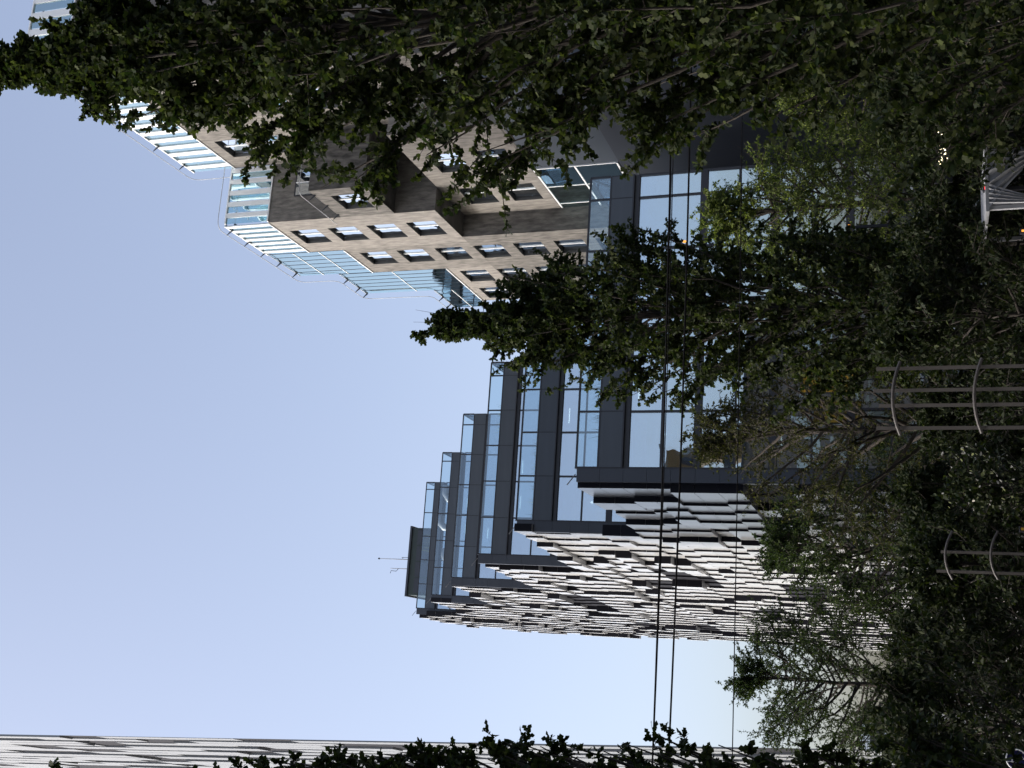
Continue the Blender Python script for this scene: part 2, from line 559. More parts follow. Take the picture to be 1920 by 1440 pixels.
# roof plant, masts
rb = empty('rooftop_plant_box', W(11.9, 137, SZ[-1] - 1.75), GROT)
tag(rb, 'dark green plant room box on the highest terrace roof', 'plant room')
b = MB(); b.box(-4.2, 4.2, -2.5, 3.5, 0, 4.4); b.build('cabin', plain('dark_green_metal', (0.022, 0.034, 0.03), 0.5, var=0.15), rb)
b = MB(); b.box(-4.4, 4.4, -2.7, 3.7, 4.4, 4.65); b.build('roof_cap', M['fascia'], rb)
for k in range(4):
    piece('vent_panel', M['fascia'], rb, -3.9 + k * 2.0, -2.1 + k * 2.0, -2.56, -2.49, 0.6, 3.6)
for nm, R, zt_, lab in (('antenna_mast', 12.4, 67.5, 'tall thin roof mast with a ball tip on the plant box'), ('bent_antenna', 11.2, 65.8, 'shorter roof mast with a bent side arm on the plant box')):
    root = empty(nm, W(R, 138, SZ[-1] + 2.9), GROT); tag(root, lab, 'antenna')
    h = zt_ - SZ[-1] - 2.9
    b = MB(); b.tube([(0, 0, 0), (0, 0, h)], [0.07, 0.035], 6); b.build('pole', M['steel'], root)
    b = MB()
    if nm == 'antenna_mast':
        b.tube([(0, 0, h), (0, 0, h + 0.2)], [0.12, 0.08], 6)
        b.build('tip', M['cable'], root)
        b = MB(); b.tube([(0.25, 0, 0), (0.25, 0, h * .45)], 0.03, 5); b.tube([(0, 0, h * .42), (0.25, 0, h * .42)], 0.03, 5); b.build('side_rod', M['cable'], root)
    else:
        b.tube([(0, 0, h * .72), (-0.35, 0, h * .8), (-0.3, 0, h * .98), (-0.65, 0, h)], 0.035, 5)
        b.build('side_arm', M['cable'], root)
for k, (R, D, Z, sx, sy, sz, lab) in enumerate(((18.5, 121, SZ[4] - 1.75, 1.6, 1.4, 2.0, 'silver ventilation unit behind the fifth terrace rail, nearest its right end'),
                                               (15.2, 121, SZ[4] - 1.75, 1.3, 1.4, 2.3, 'silver ventilation unit in the middle of the fifth terrace'),
                                               (11.5, 121.5, SZ[4] - 1.75, 1.5, 1.4, 1.8, 'silver ventilation unit on the fifth terrace nearest the pale flank'))):
    u = empty('ventilation_unit', W(R, D, Z), GROT); tag(u, lab, 'ventilation unit', 'roof ventilation units')
    b = MB(); b.box(-sx, sx, -sy, sy, 0, sz * .7); b.build('casing', M['steel'], u)
    b = MB(); b.tube([(-sx * .5, -sy * .3, sz * .7), (-sx * .5, -sy * .3, sz * 1.1), (-sx * .1, -sy * .3, sz * 1.35), (sx * .5, -sy * .3, sz * 1.35)], 0.42, 12)
    b.build('duct', M['steel'], u, smooth=True)
    b = MB(); b.tube([(sx * .45, -sy - .02, sz * .35), (sx * .45, -sy - .12, sz * .35)], 0.42, 14); b.build('fan_ring', M['white_metal'], u)

# ------------------------------------------------------------------ brown concrete building
brown = empty('brown_apartment_building', W(33, 75, GZ), GROT)
tag(brown, 'brown textured concrete building with staggered blocks and glazed roof loggias', 'building')


def bl(R, D, Z):
    return (R - 33, D - 75, Z - GZ)


def bp_(name, mat, R0, R1, D0, D1, Z0, Z1, key=None, parent=None):
    return piece(name, mat, parent or brown, R0 - 33, R1 - 33, D0 - 75, D1 - 75, Z0 - GZ, Z1 - GZ, key)


def wall_left(name, R, D0, D1, Z0, Z1, ops, depth=0.29):
    """left-facing wall with real window openings and reveals; each window is a part"""
    b = MB()
    ds = sorted({D0, D1, *[x for o_ in ops for x in o_[:2]]})
    zs = sorted({Z0, Z1, *[x for o_ in ops for x in o_[2:4]]})
    for a, c in zip(ds[:-1], ds[1:]):
        for e, g_ in zip(zs[:-1], zs[1:]):
            if any(o_[0] <= a and c <= o_[1] and o_[2] <= e and g_ <= o_[3] for o_ in ops):
                continue
            b.quad(bl(R, a, e), bl(R, a, g_), bl(R, c, g_), bl(R, c, e))
    for (a, c, e, g_) in ops:
        b.quad(bl(R, a, e), bl(R, c, e), bl(R + depth, c, e), bl(R + depth, a, e))
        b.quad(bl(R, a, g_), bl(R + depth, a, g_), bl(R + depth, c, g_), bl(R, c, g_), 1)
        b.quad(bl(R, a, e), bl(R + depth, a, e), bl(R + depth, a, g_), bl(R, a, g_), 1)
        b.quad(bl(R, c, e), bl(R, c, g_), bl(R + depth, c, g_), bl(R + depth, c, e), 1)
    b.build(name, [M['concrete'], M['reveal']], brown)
    for (a, c, e, g_) in ops:
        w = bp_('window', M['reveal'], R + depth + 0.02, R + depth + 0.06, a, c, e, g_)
        w.scale = (1, 1, 1); w.data = _cubes_window(c - a, g_ - e)
        pw = bpy.data.objects.new('pane', _pane_mesh((c - a) * 0.46, (g_ - e) * 0.94)); COL.objects.link(pw); pw.parent = w; pw.location = (-0.045, -(c - a) * 0.24, 0)
        pw2 = pw.copy(); COL.objects.link(pw2); pw2.parent = w; pw2.location = (-0.045, (c - a) * 0.24, 0)
        fr = bpy.data.objects.new('centre_bar', _bar_mesh(g_ - e)); COL.objects.link(fr); fr.parent = w; fr.location = (-0.06, 0, 0)


_wm = {}


def _cubes_window(wd, ht):
    k = ('w', round(wd, 2), round(ht, 2))
    if k not in _wm:
        b = MB(); b.box(-0.02, 0.04, -wd / 2, wd / 2, -ht / 2, ht / 2); _wm[k] = b.mesh('window_back', M['frame'])
    return _wm[k]


def _pane_mesh(wd, ht):
    k = ('p', round(wd, 2), round(ht, 2))
    if k not in _wm:
        b = MB(); b.box(-0.01, 0.01, -wd / 2, wd / 2, -ht / 2, ht / 2); _wm[k] = b.mesh('pane', M['glass_pale'])
    return _wm[k]


def _bar_mesh(ht):
    k = ('b', round(ht, 2))
    if k not in _wm:
        b = MB(); b.box(-0.06, 0.04, -0.05, 0.05, -ht / 2, ht / 2); _wm[k] = b.mesh('centre_bar', M['white_metal'])
    return _wm[k]


def face(name, R0, R1, D, Z0, Z1, mat='concrete'):
    """camera-facing wall, thin solid"""
    b = MB(); p0 = bl(R0, D, Z0); p1 = bl(R1, D + 0.25, Z1)
    b.box(p0[0], p1[0], p0[1], p1[1], p0[2], p1[2]); return b.build(name, M[mat], brown)


FL = 3.44


def wins(Dc, tops, wd=2.85, ht=2.4):
    return [(Dc, Dc + wd, t - ht, t) for t in tops]


TOPS = [48.4 - FL * k for k in range(16)]
# main block, left plane at R = 33, roofline stepping down to the back
wall_left('left_wall', 33.0, 75.0, 81.75, 34.75, 49.2, [w for w in wins(77.0, TOPS) if w[2] > 34.75])
wall_left('left_wall', 33.0, 81.75, 87.5, 34.75, 45.95, [w for w in wins(82.7, TOPS) if w[3] < 45.6 and w[2] > 34.75])
wall_left('left_wall', 33.0, 87.5, 96.5, 34.75, 38.95, [w for w in wins(88.35, TOPS) + wins(93.0, TOPS) if w[3] < 38.6 and w[2] > 34.75])
wall_left('left_wall', 33.0, 80.6, 104.0, GZ, 34.75, [w for c in (82.7, 88.35, 94.0) for w in wins(c, TOPS) if w[3] < 34.75 and w[2] > 2])
face('front_wall', 33.02, 60, 75.0, 34.75, 49.2)
face('front_wall', 33.02, 34.9, 80.62, GZ, 34.74)
bp_('soffit', M['concrete'], 33.02, 60, 75.26, 80.6, 34.75, 35.0)
bp_('roof_slab', M['concrete'], 33.05, 60, 75.3, 81.7, 48.7, 49.15)
bp_('roof_slab', M['concrete'], 33.05, 60, 81.8, 87.45, 45.4, 45.9)
bp_('roof_slab', M['concrete'], 33.05, 60, 87.55, 96.4, 38.4, 38.9)
bp_('back_wall', M['concrete'], 33.02, 60, 96.2, 96.48, 34.75, 38.9)
bp_('back_wall', M['concrete'], 33.02, 60, 103.7, 103.98, GZ, 34.7)
bp_('stair_wall', M['concrete'], 33.02, 60, 87.2, 87.48, 38.9, 45.3)
bp_('stair_wall', M['concrete'], 33.02, 60, 81.45, 81.73, 45.95, 48.6)
bp_('roof_slab', M['concrete'], 33.05, 60, 96.5, 103.9, 34.2, 34.7)
# second block, nearer and further right
wall_left('left_wall', 38.0, 61.3, 75.0, 20.0, 52.9, [w for c in (64.2, 70.2) for w in wins(c, [t + 3.44 for t in TOPS]) if w[3] < 52.3 and w[2] > 20.5])
face('front_wall', 38.02, 62, 61.3, GZ, 52.9)
bp_('roof_slab', M['concrete'], 38.05, 62, 61.6, 75.0, 52.4, 52.85)
# top storey of the near block with its own window
face('front_wall', 42.4, 62, 61.25, 52.9, 59.0)
bp_('left_wall', M['concrete'], 42.4, 42.65, 61.52, 75, 52.9, 59.0)
wnd = empty('loggia_window', (0, 0, 0)); wnd.parent = brown; wnd.location = bl(46.4, 61.15, 55.6)
b = MB(); b.box(-1.9, 1.9, 0, 0.06, -1.6, 1.6); b.build('frame', M['frame'], wnd)
for s in (-1, 1):
    b = MB(); b.box(-0.85, 0.85, -0.03, -0.005, -1.45, 1.45); b.build('pane', M['glass'], wnd, loc=(s * 0.92, 0, 0))
# box bay in the re-entrant corner
wall_left('left_wall', 33.0, 69.8, 74.98, 38.1, 42.7, [(71.0, 73.6, 39.1, 41.5)])
face('front_wall', 33.02, 38.0, 69.8, 38.1, 42.7)
bp_('soffit', M['concrete'], 33.02, 38, 70.06, 74.9, 38.1, 38.3)
bp_('roof_slab', M['concrete'], 33.02, 38, 70.06, 74.9, 42.4, 42.65)
# window in the dark front face above the bay
wnd = empty('corner_window', (0, 0, 0)); wnd.parent = brown; wnd.location = bl(36.2, 74.95, 45.9)
b = MB(); b.box(-1.15, 1.15, -0.02, 0.06, -1.2, 1.2); b.build('frame', M['frame'], wnd)
for s in (-1, 1):
    b = MB(); b.box(-0.5, 0.5, -0.06, -0.03, -1.05, 1.05); b.build('pane', M['glass'], wnd, loc=(s * 0.56, 0, 0))
b = MB(); b.box(-0.03, 0.03, -0.09, -0.02, -1.1, 1.1); b.build('centre_bar', M['white_metal'], wnd)
# lower block, a little further right
wall_left('left_wall', 34.87, 66.0, 80.6, 26.6, 34.72, [w for c in (69.6, 75.6) for w in wins(c, [33.3, 29.7], 3.0, 2.35)])
face('front_wall', 34.9, 38.0, 66.0, 26.6, 34.7)
bp_('soffit', M['concrete'], 34.9, 38.0, 66.26, 80.5, 26.4, 26.62)
# glazed winter garden below the lower block: white frames, dark slats behind
bp_('winter_garden_back', M['slate'], 36.6, 36.8, 73.4, 86, 20.2, 26.3)
for k in range(5):
    D = 73.4 + k * 3.2
    bp_('garden_post', M['white_metal'], 34.87, 34.97, D - 0.05, D + 0.05, 20.3, 26.5)
    if k < 4:
        for j in range(2):
            bp_('garden_pane', M['glass_loggia'], 34.9, 34.92, D + 0.08, D + 3.1, 20.4 + j * 3.1, 23.3 + j * 3.1)
for j in range(3):
    bp_('garden_rail', M['white_metal'], 34.85, 35.0, 73.4, 86.4, 20.2 + j * 3.1, 20.32 + j * 3.1)
for j in range(6):
    bp_('garden_slat', M['steel'], 35.5, 36.3, 73.5, 86, 20.9 + j * 0.95, 21.0 + j * 0.95)
bp_('base_wall', M['fascia'], 34.9, 38.0, 61.6, 80.4, GZ, 20.1)
bp_('base_wall', M['slate'], 34.9, 38.0, 61.6, 73.2, 20.1, 26.4)


# glazed roof loggias
def glazing_left(R, D0, D1, Z0, Z1, n, fins=False, cross=0):
    w = (D1 - D0) / n
    for k in range(n):
        a = D0 + k * w
        bp_('loggia_pane', M['glass_loggia'], R + 0.0, R + 0.03, a + 0.03, a + w - 0.03, Z0 + 0.06, Z1 - 0.1)
        if fins:
            bp_('loggia_fin', M['white_metal'], R - 0.09, R + 0.02, a + 0.04, a + 0.04 + w * 0.40, Z0 + 0.08, Z1 - 0.08)
        else:
            bp_('loggia_mullion', M['rail_dark'], R - 0.02, R + 0.05, a - 0.015, a + 0.015, Z0 + 0.05, Z1 - 0.05)
    bp_('loggia_base', M['white_metal'], R - 0.08, R + 0.12, D0, D1, Z0 - 0.03, Z0 + 0.06)
    bp_('loggia_cap', M['white_metal'] if fins else M['rail_pale'], R - (0.10 if fins else 0.02), R + (0.14 if fins else 0.05), D0, D1, Z1 - (0.11 if fins else 0.06), Z1)
    bp_('loggia_tie', M['rail_dark'], R + 0.25, R + 0.32, D0, D1, Z1 - 0.75, Z1 - 0.68)
    for c in range(cross):
        zz = Z0 + (Z1 - Z0) * (c + 1) / (cross + 1)
        bp_('loggia_bar', M['white_metal'], R - 0.04, R + 0.04, D0, D1, zz - 0.03, zz + 0.03)


def glazing_front(D, R0, R1, Z0, Z1, n):
    w = (R1 - R0) / n
    for k in range(n):
        a = R0 + k * w
        bp_('loggia_pane', M['glass_loggia'], a + 0.03, a + w - 0.03, D, D + 0.03, Z0 + 0.06, Z1 - 0.1)
        bp_('loggia_fin', M['white_metal'], a + 0.04 + w * 0.5, a + w * 0.93, D - 0.09, D - 0.01, Z0 + 0.08, Z1 - 0.08)
    bp_('loggia_base', M['white_metal'], R0, R1, D - 0.08, D + 0.12, Z0 - 0.03, Z0 + 0.08)
    bp_('loggia_cap', M['white_metal'], R0, R1, D - 0.1, D + 0.14, Z1 - 0.11, Z1)
    bp_('loggia_tie', M['rail_dark'], R0, R1, D + 0.3, D + 0.38, Z1 - 0.75, Z1 - 0.66)


glazing_left(33.0, 75.05, 81.75, 49.2, 53.3, 7, fins=True)
glazing_left(33.0, 81.8, 87.4, 45.95, 53.3, 6, cross=2)
glazing_left(33.0, 87.5, 93.0, 38.95, 49.4, 6, cross=1)
glazing_left(33.0, 93.05, 98.2, 38.95, 42.5, 5, cross=1)
glazing_front(75.0, 33.1, 38.0, 49.25, 53.25, 5)
glazing_left(38.0, 61.3, 75.0, 52.9, 56.95, 11, fins=True)
glazing_front(61.25, 38.1, 42.4, 52.95, 56.9, 4)
glazing_front(61.2, 42.6, 62, 59.05, 63.0, 14)
bp_('loggia_room', M['white_metal'], 38.0, 50, 80.0, 80.2, 49.2, 53.0)


def rail_loop(pts, zc, br_every=2.6, name='roof_handrail'):
    """thin pale handrail carried out on brackets"""
    b = MB(); b.tube([bl(p[0], p[1], p[2]) for p in pts], 0.028, 5); b.build(name, M['rail_pale'], brown, smooth=True)


def rounded(pts, r=0.7):
    out = [pts[0]]
    for a, c, e in zip(pts[:-2], pts[1:-1], pts[2:]):
        a, c, e = Vector(a), Vector(c), Vector(e)
        u = (a - c).normalized(); v = (e - c).normalized()
        for t in (1, .6, .3, .1):
            pass
        p0 = c + u * r; p1 = c + v * r
        for t in (0, .2, .4, .6, .8, 1):
            out.append(tuple((p0 * (1 - t) ** 2 + c * 2 * t * (1 - t) + p1 * t ** 2)))
    out.append(pts[-1])
    return out


rail_loop(rounded([(38.4, 74.5, 53.6), (32.6, 74.5, 53.6), (32.6, 88.0, 53.6), (32.6, 88.0, 49.7), (32.6, 93.4, 49.7), (32.6, 93.4, 42.8), (32.6, 99, 42.8)], 0.9), 0)
rail_loop(rounded([(42.0, 60.8, 57.3), (37.5, 60.8, 57.3), (37.5, 75.5, 57.3), (37.5, 75.5, 45.5)], 0.9), 0)
rail_loop(rounded([(37.5, 69.3, 43.2), (32.6, 69.3, 43.2), (32.6, 75.4, 43.2)], 0.6), 0, name='bay_handrail')
for (R, Ds, z) in ((33.0, (76, 78.6, 81.2, 83.8, 86.6), 53.3), (33.0, (89, 91.4, 93.0), 49.4), (33.0, (95, 97), 42.5), (38.0, (62.5, 66.5, 70, 73.5), 56.95), (33.0, (70.6, 72.6, 74.4), 42.7)):
    for D in Ds:
        b = MB(); b.tube([bl(R, D, z - 0.15), bl(R - 0.4, D, z + 0.3)], [0.09, 0.03], 5); b.build('rail_bracket', M['rail_dark'], brown)

# ------------------------------------------------------------------ far left tower with slanting strips
pt = pix(-40, 1376, 42); pb = pix(640, 1388, 42)
bx = pb + (pb - pt) * ((pb[2]) / (pt[2] - pb[2]))          # follow the edge down to the ground
tow = empty('striped_white_tower', (float(bx[0]), float(bx[1]), 0), 0)
tag(tow, 'white tower with black strips cut off by the bottom edge', 'tower')
dl = np.array([math.sin(math.radians(-21.5)), math.cos(math.radians(-21.5)), 0])
top = pt + (pt - pb) * 1.9
ax = (top - bx)
Lz = top[2]


def tp(s, z, out=0.0):
    c = ax * (z / Lz) + dl * s
    n = np.array([-dl[1], dl[0], 0])
    c = c + n * out
    return (float(c[0]), float(c[1]), float(z))


rs2 = np.random.RandomState(4)
b = MB(); b.quad(tp(0, 0), tp(0, Lz), tp(31, Lz), tp(31, 0))
a2 = math.radians(-17.6)
nb_ = np.array([math.sin(a2), math.cos(a2), 0]) * 31
q0 = tuple(np.array(tp(0, 0)) + nb_); q1 = tuple(np.array(tp(0, Lz)) + nb_)
b.quad(tp(0, 0), q0, q1, tp(0, Lz))
b.quad(tp(31, 0), tp(31, Lz), q1, q0)
b.build('wall', M['panel_end'], tow)
tm = plain('tower_panel', (0.17, 0.182, 0.195), 0.5, var=0.06, scale=0.8)
s = 0.0
field = MB()
for c in range(200):
    if s > 29:
        break
    wd = 0.9 + 0.06 * s
    z = -rs2.rand() * 4
    while z < Lz:
        h = 3.5 + rs2.rand() * 5.0
        gap = rs2.choice([0.0, 1.8, 2.6, 3.4, 5.0])
        z0, z1 = max(z, 0.02), min(z + h, Lz)
        if z1 > z0 + 0.2:
            b = MB()
            o0 = 0.02 + 0.10 * rs2.rand()
            v = [tp(s, z0, 0), tp(s + wd - 0.05, z0, 0), tp(s + wd - 0.05, z1, 0), tp(s, z1, 0), tp(s, z0, o0), tp(s + wd - 0.05, z0, o0), tp(s + wd - 0.05, z1, o0), tp(s, z1, o0)]
            if s > 45 or z1 < 14:
                n_ = len(field.v); field.v += v
                field.f += [tuple(n_ + i for i in t) for t in ((0, 1, 2, 3), (4, 7, 6, 5), (0, 4, 5, 1), (1, 5, 6, 2), (2, 6, 7, 3), (3, 7, 4, 0))]; field.mi += [0] * 6
                z += h + gap
                continue
            b.v = v; b.f = [(0, 1, 2, 3), (4, 7, 6, 5), (0, 4, 5, 1), (1, 5, 6, 2), (2, 6, 7, 3), (3, 7, 4, 0)]; b.mi = [0] * 6
            b.build('panel', tm, tow)
        z += h + gap
    s += wd
o = field.build('panel_field', tm, tow); tag(o, kind='stuff')

# ------------------------------------------------------------------ pale building far off at the horizon, left
fb = empty('far_pale_building', W(-16, 190, GZ), GROT); tag(fb, 'pale blue building far away between tree trunks at left', 'building')
b = MB(); b.box(-14, 12, 0, 12, 0, 17); b.build('wall', M['far_wall'], fb)
for k in range(6):
    for j in range(4):
        piece('window', M['frame'], fb, -12 + k * 4, -9.6 + k * 4, -0.06, 0.02, 2.5 + j * 3.6, 4.6 + j * 3.6)
# building across the way, behind the photographer (its bulk shades the garden and shows in the glass)
ob = empty('opposite_building', (0, -10, 0), 0); tag(ob, 'tan office block behind the photographer, seen only mirrored in glass', 'building')
b = MB(); b.box(-45, 45, -14, 0, 0, 26); b.build('wall', M['opposite'], ob)
b = MB(); b.box(-45.4, 45.4, -14.4, 0.4, 26, 26.6); b.build('cornice', M['fascia'], ob)
for k in range(18):
    for j in range(5):
        piece('window', M['glass'], ob, -43 + k * 4.9, -40 + k * 4.9, 0.0, 0.06, 2 + j * 3.8, 4.4 + j * 3.8)

tw_ = empty('stair_tower', (0, 0, 0)); tw_.parent = ob
_o = W(25.45, -20, -CAM_H); tw_.location = (_o[0], _o[1] + 10, 0); tw_.rotation_euler = (0, 0, GROT)
b = MB(); b.box(-1.45, 1.45, -3, 0, 26.0, 35.6); b.build('wall', M['wood_dark'], tw_)
for k in range(2):
    piece('window', M['frame'], tw_, -0.5, 0.5, 0.0, 0.05, 28.0 + k * 3.4, 30.0 + k * 3.4)

# ------------------------------------------------------------------ overhead wires
def wire(name, pts, r, dist, label, sag=0.15, double=0):
    """line through photo points, carried on past the frame on both sides"""
    a = pix(*pts[0], dist[0]); c = pix(*pts[-1], dist[1])
    dv = c - a
    P = []
    for t in np.linspace(-0.5, 1.6, 22):
        q = a + dv * t
        tt = (t + 0.5) / 2.1
        q = q.copy(); q[2] -= sag * 4 * tt * (1 - tt) - sag * 4 * (0.5 / 2.1) * (1 - 0.5 / 2.1)
        P.append(q)
    o = P[0]
    b = MB(); b.tube([tuple(p_ - o) for p_ in P], r, 6)
    ob_ = b.build(name, M['cable'], None, smooth=True, loc=tuple(o))
    tag(ob_, label, 'cable', 'overhead cables across the view')


wire('overhead_cable', [(1225, 1385), (1256, 300)], 0.015, (20, 19.5), 'thick black overhead cable, nearest the sky of the three', 0.1)
wire('overhead_cable', [(1226, 1385), (1261, 300)], 0.008, (20.1, 19.7), 'thin companion cable running right beside the top black cable', 0.1)
wire('overhead_cable', [(1256, 1370), (1291, 300)], 0.016, (20, 19.5), 'thick black overhead cable in the middle, just under the top pair', 0.12)
wire('overhead_cable', [(1374, 1375), (1390, 300)], 0.009, (20, 19.5), 'thin black overhead cable, nearest the ground of all', 0.05)

# ------------------------------------------------------------------ vegetation
OAK = np.array([(0, 0), (0.22, 0.13), (0.36, 0.31), (0.52, 0.16), (0.70, 0.31), (1.0, 0.0), (0.72, -0.29), (0.52, -0.16), (0.34, -0.31), (0.2, -0.12)])
OAK2 = np.array([(0, 0), (0.3, 0.30), (0.5, 0.16), (0.7, 0.30), (1.0, 0.0), (0.7, -0.30), (0.5, -0.16), (0.3, -0.30)])
OVAL = np.array([(0, 0), (0.3, 0.24), (0.7, 0.22), (1, 0), (0.7, -0.22), (0.3, -0.24)])
QUAD = np.array([(0, 0), (0.45, 0.24), (1, 0), (0.5, -0.22)])
SLIM = np.array([(0, 0), (0.35, 0.13), (0.75, 0.10), (1, 0), (0.6, -0.13), (0.25, -0.11)])


def leaf_mesh(name, pos, dirs, nrm, size, outline, mat, fold=0.12):
    n = len(pos); k = len(outline)
    d = dirs / np.linalg.norm(dirs, axis=1, keepdims=True)
    s = np.cross(nrm, d); s /= (np.linalg.norm(s, axis=1, keepdims=True) + 1e-9)
    u = np.cross(d, s)
    sz = size[:, None, None]
    o = outline
    V = pos[:, None, :] + sz * (d[:, None, :] * o[None, :, 0:1] + s[:, None, :] * o[None, :, 1:2] + u[:, None, :] * (np.abs(o[None, :, 1:2]) * fold * 2 - 0.18 * o[None, :, 0:1] ** 2))
    me = bpy.data.meshes.new(name)
    me.vertices.add(n * k); me.vertices.foreach_set('co', V.reshape(-1).astype(np.float32))
    me.loops.add(n * k); me.loops.foreach_set('vertex_index', np.arange(n * k, dtype=np.int32))
    me.polygons.add(n)
    me.polygons.foreach_set('loop_start', np.arange(0, n * k, k, dtype=np.int32))
    me.polygons.foreach_set('loop_total', np.full(n, k, dtype=np.int32))
    me.materials.append(mat)
    me.update(calc_edges=True)
    me.validate()
    return me


def unit(v):
    return v / (np.linalg.norm(v, axis=-1, keepdims=True) + 1e-9)


def tubes_mesh(name, lines, mat, sides=5):
    b = MB()
    for pts, rad in lines:
        b.tube([tuple(p) for p in pts], rad, sides, caps=False)
    me = b.mesh(name, mat)
    me.polygons.foreach_set('use_smooth', [True] * len(me.polygons))
    return me


def tree(name, label, xy, H, prof, seed, n_limb, twigs, leaves, leaf, mat, outline, h_first=0.1, rise=(0.12, 0.24), twig_len=(0.35, 0.9),
         trunk_r=0.16, droop=0.0, group=None, lean=(0, 0), leaders=4, up=0.6, limb_r=0.035, cat='tree', inner=0.3, spread=(0.62, 1.06), zmin=0.0):
    rs = np.random.RandomState(seed)
    root = empty(name, (float(xy[0]), float(xy[1]), 0))
    tag(root, label, cat, group)
    P = np.array(prof)

    def rad(t):
        return np.interp(t, P[:, 0], P[:, 1])

    # trunk
    tt = np.linspace(0, 1, 14)
    wob = np.cumsum(rs.randn(14, 2) * 0.045, axis=0) * (tt[:, None])
    tpts = np.stack([wob[:, 0] + lean[0] * tt, wob[:, 1] + lean[1] * tt, tt * H * 0.97], 1)
    trad = trunk_r * (1 - tt) ** 0.75 + 0.012

    def trunk_at(h):
        return np.stack([np.interp(h, tpts[:, 2], tpts[:, k]) for k in range(3)], -1)

    lines = []
    tw_base = []; tw_dir = []; tw_len = []
    for k in range(n_limb):
        u = (k + rs.rand()) / n_limb
        h0 = H * (h_first + (0.93 - h_first) * u ** 0.95)
        az = k * 2.39996 + rs.randn() * 0.35
        h1 = min(H * 0.975, h0 + H * rs.uniform(*rise) * (0.6 + 0.6 * (1 - h0 / H)))
        r1 = rad(h1 / H) * rs.uniform(*spread)
        t = np.linspace(0, 1, 7)
        base = trunk_at(h0)
        rr_ = r1 * (t ** 0.85)
        hh = h0 + (h1 - h0) * t ** 1.15 - droop * r1 * t ** 3
        a_ = az + np.cumsum(rs.randn(7) * 0.05)
        c = trunk_at(hh)
        pts = np.stack([c[:, 0] * t + base[0] * (1 - t) + np.cos(a_) * rr_, c[:, 1] * t + base[1] * (1 - t) + np.sin(a_) * rr_, hh], 1)
        L = np.linalg.norm(pts[-1] - pts[0])
        r0 = limb_r * (0.5 + 0.5 * min(L / (0.2 * H), 1.5))
        lines.append((pts, list(r0 * (1 - t) ** 0.8 + 0.006)))
        m_ = max(4, int(twigs * rs.uniform(0.7, 1.3)))
        ts = inner + (1 - inner) * rs.rand(m_) ** 0.8
        bp = np.stack([np.interp(ts, t, pts[:, j]) for j in range(3)], 1)
        out = np.stack([np.cos(az) * np.ones(m_), np.sin(az) * np.ones(m_), np.zeros(m_)], 1)
        dv = unit(out * rs.uniform(0.1, 1.0, (m_, 1)) + np.array([0, 0, up]) + rs.randn(m_, 3) * 0.55 - np.array([0, 0, droop]))
        tw_base.append(bp); tw_dir.append(dv); tw_len.append(rs.uniform(*twig_len, m_) * (0.35 + 0.8 * min(1, r1 / (P[:, 1].max() + 1e-6))))
    # leading shoots at the top
    for k in range(leaders):
        az = rs.rand() * 6.28
        h0 = H * rs.uniform(0.86, 0.95)
        c0 = trunk_at(h0)
        tip = np.array([c0[0] + math.cos(az) * rs.uniform(.05, .45), c0[1] + math.sin(az) * rs.uniform(.05, .45), H * rs.uniform(0.99, 1.02)])
        t = np.linspace(0, 1, 6)[:, None]
        pts = c0 * (1 - t) + tip * t
        lines.append((pts, list(np.linspace(0.014, 0.004, 6))))
        m_ = 14
        ts = rs.rand(m_)
        bp = c0 * (1 - ts[:, None]) + tip * ts[:, None]
        tw_base.append(bp); tw_dir.append(unit(rs.randn(m_, 3) * 0.5 + np.array([0, 0, 0.9]))); tw_len.append(rs.uniform(0.08, 0.28, m_))
    B = np.concatenate(tw_base); Dv = np.concatenate(tw_dir); Ln = np.concatenate(tw_len)
    if zmin > 0:
        kp = B[:, 2] > zmin
        B, Dv, Ln = B[kp], Dv[kp], Ln[kp]
    # leaves along each twig
    n = len(B)
    q = rs.rand(n, leaves) ** 0.75
    pos = B[:, None, :] + Dv[:, None, :] * (Ln[:, None] * q)[:, :, None]
    pos = pos + np.array([0, 0, -1.0]) * (droop * 0.5 * (Ln[:, None] * q) ** 2)[:, :, None]
    pos = pos.reshape(-1, 3)
    ld = unit(np.repeat(Dv, leaves, 0) * 0.7 + rs.randn(n * leaves, 3) * 0.75 + np.array([0, 0, -0.15 - droop * 0.5]))
    nm = unit(rs.randn(n * leaves, 3) * 0.8 + np.array([0, 0, 0.7]))
    sz = rs.uniform(leaf * 0.65, leaf * 1.2, n * leaves)
    me = leaf_mesh('crown', pos, ld, nm, sz, outline, mat)
    cr = bpy.data.objects.new('crown', me); COL.objects.link(cr); cr.parent = root; tag(cr, kind='stuff')
    tm_ = tubes_mesh('trunk', [(tpts, list(trad))], M['bark'], 9)
    to = bpy.data.objects.new('trunk', tm_); COL.objects.link(to); to.parent = root
    for ln in range(0, n, 1):
        if Ln[ln] > 0.3:
            lines.append(([B[ln], B[ln] + Dv[ln] * Ln[ln] * 0.5, B[ln] + Dv[ln] * Ln[ln]], [0.008, 0.006, 0.003]))
    bm_ = tubes_mesh('branches', lines, M['bark'], 4)
    bo = bpy.data.objects.new('branches', bm_); COL.objects.link(bo); bo.parent = root; tag(bo, kind='stuff')
    return root


